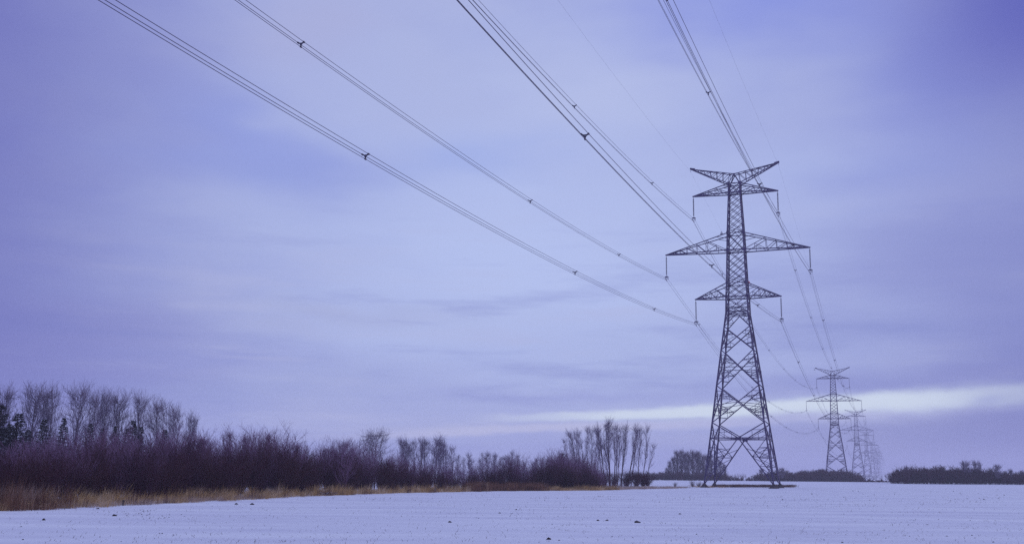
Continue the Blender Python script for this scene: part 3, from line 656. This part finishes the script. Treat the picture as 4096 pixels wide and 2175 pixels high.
# frosted grove, low birches, aspens
asp = [make_plant('aspen_tree', poplar(8, 1.25, .15, 30, .0078, .56, .47, lean=(random.gauss(0, .45), 0), fork=int(i == 1), tlen=.085), m_pbark, m_frost2 if i else m_frost) for i in range(4)]
row('aspen_tree', asp, [(1605, 1760), (1625, 1752), (1648, 1738), (1664, 1750), (1683, 1742), (1700, 1748), (1724, 1730), (1742, 1748), (1760, 1758), (1776, 1758), (1796, 1785), (1812, 1776), (1832, 1812)], (160, 176),
    'frosted slender tree, {n} from the left of the pale dome shaped grove', 'tree', 'frosted trees of the dome shaped grove', (1.2, 1.5))
row('aspen_tree', asp, [(1858, 1825), (1878, 1828), (1896, 1801), (1915, 1830), (1930, 1804), (1950, 1801), (1966, 1806), (1984, 1808), (2005, 1822), (2020, 1818), (2036, 1812), (2053, 1796), (2072, 1812), (2095, 1842), (2128, 1822), (2142, 1840), (2172, 1822), (2192, 1828), (2225, 1804), (2245, 1800)], (172, 188),
    'low spindly tree, {n} from the left between the pale grove and the aspen clump', 'tree', 'low spindly trees in the hedge gap', (.9, 1.2))
# aspen clump: each trunk with its own lean (foot u, top u, top v)
ac = [(2292, 2256, 1742), (2318, 2278, 1716), (2334, 2300, 1720), (2344, 2316, 1712), (2350, 2350, 1696), (2364, 2366, 1708), (2372, 2384, 1760), (2385, 2396, 1780), (2422, 2388, 1697), (2414, 2384, 1700), (2440, 2430, 1674), (2437, 2414, 1770), (2458, 2460, 1688), (2464, 2472, 1692), (2470, 2478, 1730), (2484, 2508, 1688), (2512, 2548, 1690), (2524, 2552, 1700), (2552, 2560, 1695), (2570, 2592, 1697), (2578, 2620, 1766)]
clab = ['outermost left slim trunk', 'leftward leaning trunk with forked top', 'thin trunk beside the forked one', 'pale straight trunk left part', 'tall straight trunk of left half', 'slim straight trunk right of the tall left one', 'short thin trunk leaning right in left half', 'short slanting pole in the gap', 'long trunk leaning left across its twin', 'thinner twin trunk leaning left', 'thickest and tallest trunk, with forks', 'side trunk hugging the tallest one', 'dark straight trunk right of the tallest', 'slim trunk pressed to the dark straight one', 'lower slim trunk at centre right', 'long trunk leaning right at centre', 'right leaning trunk, first of a pair', 'right leaning trunk, second of a pair', 'upright trunk between the pair and the edge', 'tall outer trunk at the right', 'outermost right trunk, low and leaning right']
random.seed(5)
for i, (uf, ut, vt) in enumerate(ac):
    Y_ = random.uniform(186, 200); xf, _ = at(uf, 1935, Y_); xt, zt_ = at(ut, vt, Y_); zg = zf(xf, Y_); H_ = zt_-zg
    r = empty('aspen_tree', (xf, Y_, zg))
    big = 1.6 if i == 10 else (1.15 if i in (8, 12, 15, 16) else .85); short = vt > 1740
    T_, B_ = poplar(H_, (1.7 if i == 10 else 1.05)*(.75 if short else 1), .26 if i != 10 else .17, (36 if i == 10 else 19) if not short else 10, .0088, .60, .46, lean=(xt-xf, random.gauss(0, .3)), fork=(2 if i == 10 else (1 if i in (1, 8, 15) else 0)), tlen=.075, dens=.8, tr=.10*big)
    mesh_obj('trunk', tubes('trunk', T_, m_bark, 6), r); mesh_obj('crown', tubes('crown', B_, m_frost2, 3), r)
    tag(r, clab[i]+' in the aspen clump', 'tree', 'aspens of the clump left of the nearest pylon')
# understory below the clump, the round bush and the stemmy weeds
dome = make_plant('bare_shrub', shrub(3.6, 2.0, 44, .0085, 1.0), m_bark, m_twig, ('stems', 'twigs'), 4, 96)
for k_, (u, v, Y_, ws, lb) in enumerate([(2262, 1822, 166, 1.5, 'large rounded dark bush, left half of the dome left of the aspen clump'), (2318, 1842, 163, 1.5, 'large rounded dark bush, right half of the dome left of the aspen clump'), (2215, 1858, 160, 1.3, 'rounded dark bush at the left skirt of the big dome'), (2365, 1876, 165, 1.3, 'rounded dark bush at the right skirt of the big dome'), (2295, 1908, 152, 1.7, 'small pale rounded bush low in front of the big dome'),
        (2410, 1888, 190, 1.5, 'low bush at the foot of the thickest aspen trunk, left side'), (2505, 1884, 192, 1.4, 'low bush under the middle of the aspen clump'), (2545, 1886, 195, 1.4, 'low bush under the right trunks of the aspen clump'), (2590, 1896, 198, 1.4, 'low bush at the right end of the aspen clump'), (2455, 1898, 205, 1.5, 'faint low bush behind the central aspen trunks'), (2570, 1905, 186, 1.3, 'smallest bush in front of the right aspen trunks'), (2380, 1900, 184, 1.3, 'dark bush between the big dome and the first aspens')]):
    one(dome, u, v, Y_, lb, ws, 'shrub', 'bushes around the aspen clump')
for k_, (u, v, ws, lb) in enumerate([(2770, 1920, 1.3, 'small reddish bush in the grass strip left of the pylon feet'), (2795, 1926, 1.6, 'small reddish bush nearest the left pylon feet'), (2700, 1928, 1.5, 'tiny bush in the thin grass strip below the far grove')]):
    one(shr[2], u, v, 190, lb, ws, 'shrub', 'bushes around the aspen clump')
# ------------------------------------------------------------------ far groves, hedges and single trees
random.seed(21)
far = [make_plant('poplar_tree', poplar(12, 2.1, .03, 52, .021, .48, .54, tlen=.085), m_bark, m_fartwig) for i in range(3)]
row('poplar_tree', far, [(2664, 1868), (2678, 1840), (2692, 1822), (2708, 1798), (2724, 1794), (2738, 1806), (2752, 1802), (2770, 1796), (2784, 1804), (2797, 1800), (2812, 1815), (2826, 1812), (2842, 1812), (2862, 1822), (2880, 1838), (2896, 1852)], (448, 470),
    'distant poplar, {n} from the left of the grove behind the left pylon legs', 'tree', 'distant poplars behind the left pylon legs', (1.0, 1.35))
farb = [make_plant('bare_shrub', shrub(5, 3.0, 26, .026, 1.0), m_bark, m_twig, ('stems', 'twigs'), 3, 98.5) for i in range(3)]
FARSEG = []
fsrc = [shrub(5, 3.0, 20, .030, .75) for i in range(3)]; fh = [float(np.percentile([q[6] for q in a+b], 98)) for a, b in fsrc]; fsrc = [np.array(a+b) for a, b in fsrc]
def hedge(u0, u1, du, prof, Yr, lab, group, ws=(1.0, 1.3), rows=2, solid=False):
    pu, pv = zip(*prof)
    for k_ in range(rows):
        u = u0+k_*du*.5
        while u < u1:
            Y_ = random.uniform(*Yr)+k_*6; v = np.interp(u, pu, pv)+random.gauss(1, 6 if solid else 3.5)+(3 if k_ == 0 else 0)
            if solid: one(farb[random.randrange(3)], u, v, Y_, lab, random.uniform(*ws), 'shrub', group)
            else:
                i = random.randrange(3); x, z = at(u, v, Y_); zg = zf(x, Y_); f = max(.08, (z-zg)/fh[i]); w = f*random.uniform(*ws)
                c_, s_ = math.cos(u), math.sin(u); A = fsrc[i].copy()
                for o_ in (0, 4):
                    X0, Y0 = A[:, o_].copy(), A[:, o_+1].copy(); A[:, o_] = x+w*(X0*c_-Y0*s_); A[:, o_+1] = Y_+w*(X0*s_+Y0*c_); A[:, o_+2] = zg+A[:, o_+2]*f; A[:, o_+3] *= max(f, .6)
                FARSEG.append(A)
            u += du*random.uniform(.8, 1.2)
hedge(2535, 2900, 15, [(2500, 1886), (2600, 1888), (2700, 1885), (2900, 1892)], (440, 452), '', '', (1.1, 1.5))
hedge(2900, 3060, 16, [(2900, 1895), (2930, 1904), (2960, 1908), (2985, 1912), (3010, 1900), (3040, 1885), (3070, 1890)], (440, 452), '', '', (1.1, 1.5))
hedge(3060, 3455, 12, [(3060, 1896), (3110, 1888), (3128, 1878), (3150, 1892), (3190, 1891), (3215, 1882), (3250, 1888), (3287, 1876), (3310, 1884), (3384, 1884), (3427, 1892), (3452, 1906)], (446, 462), '', '', (1.1, 1.5), 3)
hedge(3455, 3560, 6, [(3450, 1914), (3480, 1915), (3560, 1920)], (428, 434), '', '', (1.8, 2.6), 1)
hedge(3566, 4170, 17, [(3556, 1900), (3575, 1886), (3600, 1879), (3624, 1866), (3650, 1874), (3700, 1875), (3750, 1878), (3790, 1872), (3796, 1884), (3830, 1872), (3900, 1876), (3950, 1888), (3990, 1880), (4050, 1894), (4100, 1886), (4170, 1884)], (330, 345), 'bush of the dark hedge along the far right edge of the field', 'hedge along the far right field edge', (1.3, 1.7), 2, True)
tag(mesh_obj('distant_hedge', tubes('distant_hedge', np.concatenate(FARSEG), m_twig, 3)), 'distant continuous belt of bare bushes beyond the snow field, behind the pylon feet', 'hedge', None, 'stuff')
rfar = [make_plant('bare_tree', poplar(7.5, 2.7, .2, 34, .018, .62, .42, fork=1, tlen=.11), m_bark, m_frost2) for i in range(2)]
for k_, (u, v, ws, lb, Y_) in enumerate([(3860, 1838, 1.1, 'tallest round crowned tree above the right hedge', 334), (3904, 1837, .85, 'narrower tree beside the tallest one above the right hedge', 336), (3987, 1853, .95, 'lone middling round tree above the right hedge', 336), (4042, 1872, .8, 'small tree near the right end of the hedge', 338), (4088, 1878, 1.1, 'last low tree at the right border of the view', 338), (3624, 1858, .7, 'pointed little tree rising from the left end of the right hedge', 340),
        (3128, 1867, 1.1, 'round frosted distant tree just right of the nearest pylon', 452), (3045, 1871, 1.2, 'distant tree seen inside the right legs of the nearest pylon', 452), (3287, 1872, 1.3, 'distant broad tree touching the left leg of the second pylon', 458), (3215, 1881, 1.2, 'distant broad low tree left of the second pylon', 458)]):
    one(rfar[k_ % 2], u, v, Y_, lb, ws, 'tree', 'single distant trees above the hedges')
# far woods on rising land: nobody could count them
S_ = []
for (d0, x0, x1, n, hh) in ((1500, 200, 420, 130, 8), (2100, -400, 1500, 420, 9), (2700, -600, 2300, 420, 11)):
    for _ in range(n):
        x = random.uniform(x0, x1); y_ = d0+random.uniform(-40, 60); z = zf(x, y_); h_ = hh*random.uniform(.5, 1.1)
        if d0 == 1500 and random.random() < .6: continue
        for _ in range(12): a = random.uniform(0, 6.28); S_.append((x, y_, z, .25, x+math.cos(a)*h_*.35, y_+math.sin(a)*h_*.35, z+h_*random.uniform(.4, 1), .12))
tag(mesh_obj('far_woods', tubes('far_woods', S_, m_twig, 3)), 'far blue-grey belt of woodland on the horizon', 'woodland', None, 'stuff')
# ------------------------------------------------------------------ dry grass along the edge
rng = np.random.default_rng(3)
def blades(name, P, H, W_, lean, m, label, cat='grass', wind=(.25, 0)):
    n = len(P); a = rng.uniform(0, 2*math.pi, n); h = H; l = lean*h
    dx, dy = np.cos(a)*l+wind[0]*h, np.sin(a)*l+wind[1]*h; b = rng.uniform(0, math.pi, n); wx, wy = np.cos(b)*W_/2, np.sin(b)*W_/2*.6
    z0 = zt(P[:, 0], P[:, 1])-.03; X_, Y_ = P[:, 0], P[:, 1]
    V = np.zeros((n, 6, 3))
    for i, (f, w) in enumerate(((0, 1), (.55, .8), (1, .12))):
        cx, cy, cz = X_+dx*f**1.8, Y_+dy*f**1.8, z0+h*f*(1-.12*lean)
        V[:, 2*i] = np.stack([cx-wx*w, cy-wy*w, cz], 1); V[:, 2*i+1] = np.stack([cx+wx*w, cy+wy*w, cz], 1)
    k = (np.arange(n)*6)[:, None]; Fq = np.concatenate([k+np.array([[0, 1, 3, 2]]), k+np.array([[2, 3, 5, 4]])])
    return tag(mesh_obj(name, quads_mesh(name, V.reshape(-1, 3), Fq, m)), label, cat, None, 'stuff')
def strip_pts(n, s0, s1, w0, w1, tuft=.0, ntuft=0, rag=1.5):
    s_ = rng.uniform(s0, s1, n)**1.0; o = rng.uniform(0, 1, n)
    if ntuft:
        ts_ = rng.uniform(s0, s1, ntuft); to = rng.uniform(0, 1, ntuft); idx = rng.integers(0, ntuft, n); s_ = ts_[idx]+rng.normal(0, tuft, n); oo = to[idx]; oo = np.interp(oo, [0, 1], [w0, w1])+rng.normal(0, tuft, n)
    else: oo = w0+(w1-w0)*o
    ragv = rag*(np.sin(s_*1.3)+np.sin(s_*3.1+1)+.7*np.sin(s_*7.7+2))*.33
    P = np.array([edge_at(a, b) for a, b in zip(s_, oo+np.maximum(ragv, -w0-.1)*np.clip(1-oo/3, 0, 1))]); return P, s_, oo
s_of = lambda u: float(np.interp(u, [q[0] for q in EUV], ED))
sA, sB, sC, sD, sE, sF = [s_of(q) for q in (180, 1150, 2100, 2480, 2780, 2850)]
def hv(s_): return .72+.38*np.clip(np.sin(s_*.9+1)+.8*np.sin(s_*2.3)+.6*np.sin(s_*5.1+2), -1.4, 2.0)
def hh(n, a, b): return rng.uniform(a, b, n)*rng.uniform(.7, 1.1, n)
P, s_, o_ = strip_pts(17000, sA-3, sB, .25, 5.0, .15, 420); blades('dry_grass', P, hh(len(P), .35, .85)*(0.6+.45*np.clip(o_/3, 0, 1))*hv(s_), .013, rng.uniform(.1, .55, len(P)), m_grass, 'tan and ochre dry grass strip along the left field edge')
P, s_, o_ = strip_pts(6500, sA-1, sB, .1, 2.1, .12, 190); blades('short_grass', P, hh(len(P), .12, .42), .010, rng.uniform(.2, .7, len(P)), m_grass2, 'short bleached grass poking through snow at the very edge of the field')
P, s_, o_ = strip_pts(2600, sA-2, sD, -1.6, .6, .10, 170); blades('stray_grass', P, hh(len(P), .04, .26), .011, rng.uniform(.3, 1.2, len(P)), m_grass2, 'stray wisps of dry grass poking from snow just outside the grass strip')
P, s_, o_ = strip_pts(1300, sA, sC, -.1, 2.2, .12, 90); blades('dark_weeds', P, hh(len(P), .3, 1.0), .014, rng.uniform(.02, .2, len(P)), m_bark, 'dark weed stalks standing among the dry grass', 'weeds', wind=(.02, 0))
P, s_, o_ = strip_pts(9500, 0.5, sA+2.0, .05, 3.4, .3, 120); blades('brown_reeds', P, hh(len(P), .55, 1.15)*hv(s_*2), .014, rng.uniform(.02, .13, len(P)), m_reed, 'dense dark brown reeds at the far left field edge', wind=(.03, 0))
P, s_, o_ = strip_pts(900, 0.5, sA+3, 1, 4.2); blades('pale_reeds', P, hh(len(P), .9, 1.25), .016, rng.uniform(.05, .4, len(P)), m_grass2, 'pale drooping reed plumes among the dark reeds at the far left')
P, s_, o_ = strip_pts(17000, sB, sC+2, .15, 3.4, .2, 300); blades('dry_grass', P, hh(len(P), .35, .85)*hv(s_), .019, rng.uniform(.1, .5, len(P)), m_grass, 'tan dry grass strip along the middle of the hedge')
sR0, sR1 = s_of(1900), s_of(2170)
P, s_, o_ = strip_pts(7000, sR0, sR1, .05, 1.6, .35, 50); blades('brown_reeds', P, hh(len(P), .75, 1.15), .022, rng.uniform(.02, .12, len(P)), m_reed, 'dark red-brown reeds at the middle of the grass strip', wind=(.02, 0))
P, s_, o_ = strip_pts(15000, sC, sD, .1, 4.5, .3, 240); blades('dry_grass', P, hh(len(P), .3, .65)*hv(s_), .022, rng.uniform(.1, .5, len(P)), m_grass, 'ochre dry grass strip in front of the aspen clump')
P, s_, o_ = strip_pts(9000, sD, sE, .3, 7, .45, 170); blades('dry_grass', P, hh(len(P), .12, .42), .024, rng.uniform(.2, .6, len(P)), m_grass2, 'thin snowy grass strip between the aspen clump and the nearest pylon')
n = 700; P, s_, o_ = strip_pts(n, sD-3, sE, 7, 14); blades('weed_stalks', P, hh(n, .7, 1.5), .03, rng.uniform(.02, .15, n), m_twig, 'upright dark weed stalks in snow below the far grove', 'weeds', wind=(0, 0))
def around(n, u0, u1, v0, v1, ntuft=0, tuft=.3):
    out = []
    c = [(rng.uniform(u0, u1), rng.uniform(v0, v1)) for _ in range(ntuft or n)]; c = [gpt(*q) for q in c]
    idx = rng.integers(0, len(c), n); return np.array([c[k] for k in idx])+(rng.normal(0, tuft, (n, 2)) if ntuft else 0)
P = around(15000, 2870, 3172, 1941.5, 1948, 240, .45); blades('brown_grass', P, hh(len(P), .2, .48), .026, rng.uniform(.1, .5, len(P)), m_weed, 'low red-brown grass strip around the feet of the nearest pylon')
P = around(1800, 2760, 2990, 1942, 1949, 60, .3); blades('dry_grass', P, hh(len(P), .15, .35), .026, rng.uniform(.1, .5, len(P)), m_grass, 'short tan grass beside the left pylon feet')
P = around(1000, 3150, 3182, 1942.5, 1948, 16, .2); blades('dry_grass', P, hh(len(P), .1, .32), .026, rng.uniform(.3, .8, len(P)), m_grass2, 'pale grass tuft at the right tip of the strip under the pylon')
# fallen branches with snow, leaning stake
for (u, v, Y_, L_, lb) in ((1460, 1938, 103, 2.2, 'snow dusted pile of fallen branches below the round frosted tree'), (1305, 1962, 86, 1.8, 'fallen snowy branches in the grass left of the small dark tree'), (1935, 1930, 128, 3.4, 'long fallen branches with snow behind the middle reeds'), (2185, 1936, 136, 2.2, 'small snowy brush pile left of the round dome bush')):
    x, z = at(u, v, Y_); zg = zf(x, Y_); A_, S2 = [], []
    for _ in range(13):
        a = random.gauss(0, .45)+(math.pi if random.random() < .5 else 0); p = Vector((random.gauss(0, L_*.16), random.gauss(0, .25), random.uniform(.05, .3)))
        n0 = len(A_); stem(A_, p, Vector((math.cos(a), math.sin(a)*.4, random.uniform(-.04, .16))).normalized(), L_*random.uniform(.15, .4), .018, .008, 5, .06, 0)
        for q in A_[n0:]:
            S2.append((q[0], q[1], q[2]+.008, .009, q[4], q[5], q[6]+.008, .004))
    r = empty('fallen_branches', (x, Y_, zg)); mesh_obj('branches', tubes('branches', A_, m_bark, 5), r); mesh_obj('snow_layer', tubes('snow_layer', S2, m_snowcap, 5), r); r.scale = (.8, .8, .9)
    tag(r, lb, 'brush pile', 'fallen branches in the grass strip')
x, y_ = gpt(491, 2021); b = Bars(); b.bar((0, 0, -.1), (.02, 0, .24), .055, .07); b.bar((-.03, 0, .23), (.07, 0, .245), .07, .08)
st = b.obj('wooden_stake', m_wood, None); st.location = (x, y_, zf(x, y_)); tag(st, 'short dark wooden stake in snow at the left grass edge', 'stake')
# ------------------------------------------------------------------ clods and stubble on the snow
def clod_mesh(i):
    import bmesh
    bm = bmesh.new(); bmesh.ops.create_icosphere(bm, subdivisions=2, radius=1.0)
    for v in bm.verts:
        j = 1+.22*math.sin(v.co.x*3.1+i)+.16*math.sin(v.co.y*4.3+i*2)+.14*math.sin(v.co.z*5.1+i*.7)+random.uniform(-.07, .07); v.co *= j; v.co.z *= .8
    me = bpy.data.meshes.new('soil_clod'); bm.to_mesh(me); bm.free(); me.materials.append(m_clod); return me
cm = [clod_mesh(i) for i in range(5)]
def clod(u, v, r_, lb, grp='soil clods scattered on the snow', k=0):
    x, y_ = gpt(u, v); o = mesh_obj('soil_clod', cm[k % 5]); o.location = (x, y_, zf(x, y_)+r_*.06); r_ *= .68 if r_ < .045 else 1.05; o.scale = (r_*1.25, r_, r_*.9); o.rotation_euler = (0, 0, random.uniform(0, 6)); return tag(o, lb, 'soil clod', grp)
BIG = [(2551, 2089, .085, 'largest round black clod, alone on the snow right of centre'), (2194, 2156, .06, 'round black clod near the bottom edge, centre of the picture'), (2392, 2081, .05, 'flat dark clod, left of a pair near the largest black clod'), (2428, 2081, .05, 'flat dark clod, right of a pair near the largest black clod'), (2065, 2038, .055, 'dark clod alone at mid distance near the centre'), (2000, 2051, .045, 'small dark clod left of centre below the reeds'), (1800, 2088, .055, 'dark clod left of centre, level with the largest one'), (2720, 2055, .05, 'flat dark clod right of centre, farther than the largest one'),
       (457, 2062, .075, 'ragged dark clod on the snow below the left thicket'), (175, 2079, .07, 'flat dark clod on the far left snow below the reeds'), (390, 2034, .06, 'dark clod close to the grass edge on the left'), (1008, 2017, .10, 'dark soil lump close to the grass edge below the saplings'), (945, 2016, .08, 'dark soil lump left of the one below the saplings'), (3130, 1998, .07, 'clod on the snow right of the nearest pylon'), (3248, 1975, .08, 'clod on the snow halfway below the second pylon'), (3935, 1997, .08, 'flat dark clod in the far right snow')]
for i, (u, v, r_, lb) in enumerate(BIG): clod(u, v, r_, lb, 'notable dark clods on the snow', i)
random.seed(4)
cl = [(random.gauss(560, 90), random.uniform(2034, 2075)) for _ in range(60)]+[(random.uniform(1850, 2090), random.uniform(2030, 2075)) for _ in range(24)]+[(random.uniform(3350, 4080), random.gauss(1988, 16)) for _ in range(55)]+[(random.uniform(10, 4080), 1975+195*random.random()**1.3) for _ in range(90)]
k_ = 0
for (u, v) in cl:
    if v < np.interp(u, [q[0] for q in EUV], [q[1] for q in EUV])+6 and u < 2850: continue
    y_ = gpt(u, v)[1]; side = 'left' if u < 1365 else ('middle' if u < 2730 else 'right')
    clod(u, v, random.uniform(.016, .036)*(1 if y_ < 70 else y_/70), f'small dark soil clod scattered on the {side} part of the snow field', f'small soil clods on the {side} snow', k_); k_ += 1
# stubble: short bent stalks in drifts of their own
pts = []
for _ in range(150):
    u, v = random.uniform(-100, 4200), 1975+200*random.random()
    if u < 2850 and v < np.interp(u, [q[0] for q in EUV], [q[1] for q in EUV])+12: continue
    x, y_ = gpt(u, v)
    for _ in range(random.randint(6, 26)): pts.append((x+random.gauss(0, .9)+0, y_+random.gauss(0, .45)))
for _ in range(3200):
    u, v = random.uniform(-100, 4200), 1960+215*random.random()
    if u < 2850 and v < np.interp(u, [q[0] for q in EUV], [q[1] for q in EUV])+6: continue
    pts.append(gpt(u, v))
for k_ in range(70):                                                    # curved scuff of stubble right of centre
    a = random.uniform(1.3, 4.6); pts.append(tuple(np.array(gpt(2352, 2112))+np.array([1.1*math.cos(a)+random.gauss(0, .07), 2.6*math.sin(a)+random.gauss(0, .12)])))
P = np.array(pts); n = len(P); dist = np.clip(P[:, 1]/45, 1, 2)
blades('crop_stubble', P, rng.uniform(.04, .13, n)*rng.uniform(.4, 1.1, n)*dist, .012*dist, rng.uniform(.2, 1.3, n), m_stub, 'short dark crop stubble poking through the snow of the field', 'stubble', wind=(.1, 0))
# ------------------------------------------------------------------ haze
me = bpy.data.meshes.new('haze')
x0, x1, y0, y1, z0, z1 = -3560, 3560, -220, 3460, -6, 70
me.from_pydata([(x0, y0, z0), (x1, y0, z0), (x1, y1, z0), (x0, y1, z0), (x0, y0, z1), (x1, y0, z1), (x1, y1, z1), (x0, y1, z1)], [], [(3, 2, 1, 0), (4, 5, 6, 7), (0, 1, 5, 4), (1, 2, 6, 5), (2, 3, 7, 6), (3, 0, 4, 7)])
hm = bpy.data.materials.new('haze'); hm.use_nodes = True; t = hm.node_tree; t.nodes.clear()
pv = t.nodes.new('ShaderNodeVolumePrincipled'); pv.inputs['Density'].default_value = .00032; pv.inputs['Color'].default_value = (.93, .90, 1.0, 1); pv.inputs['Anisotropy'].default_value = .0
oo = t.nodes.new('ShaderNodeOutputMaterial'); t.links.new(pv.outputs[0], oo.inputs['Volume']); me.materials.append(hm)
tag(mesh_obj('haze', me), 'thin winter haze paling the distant pylons and hedges', None, None, 'stuff')
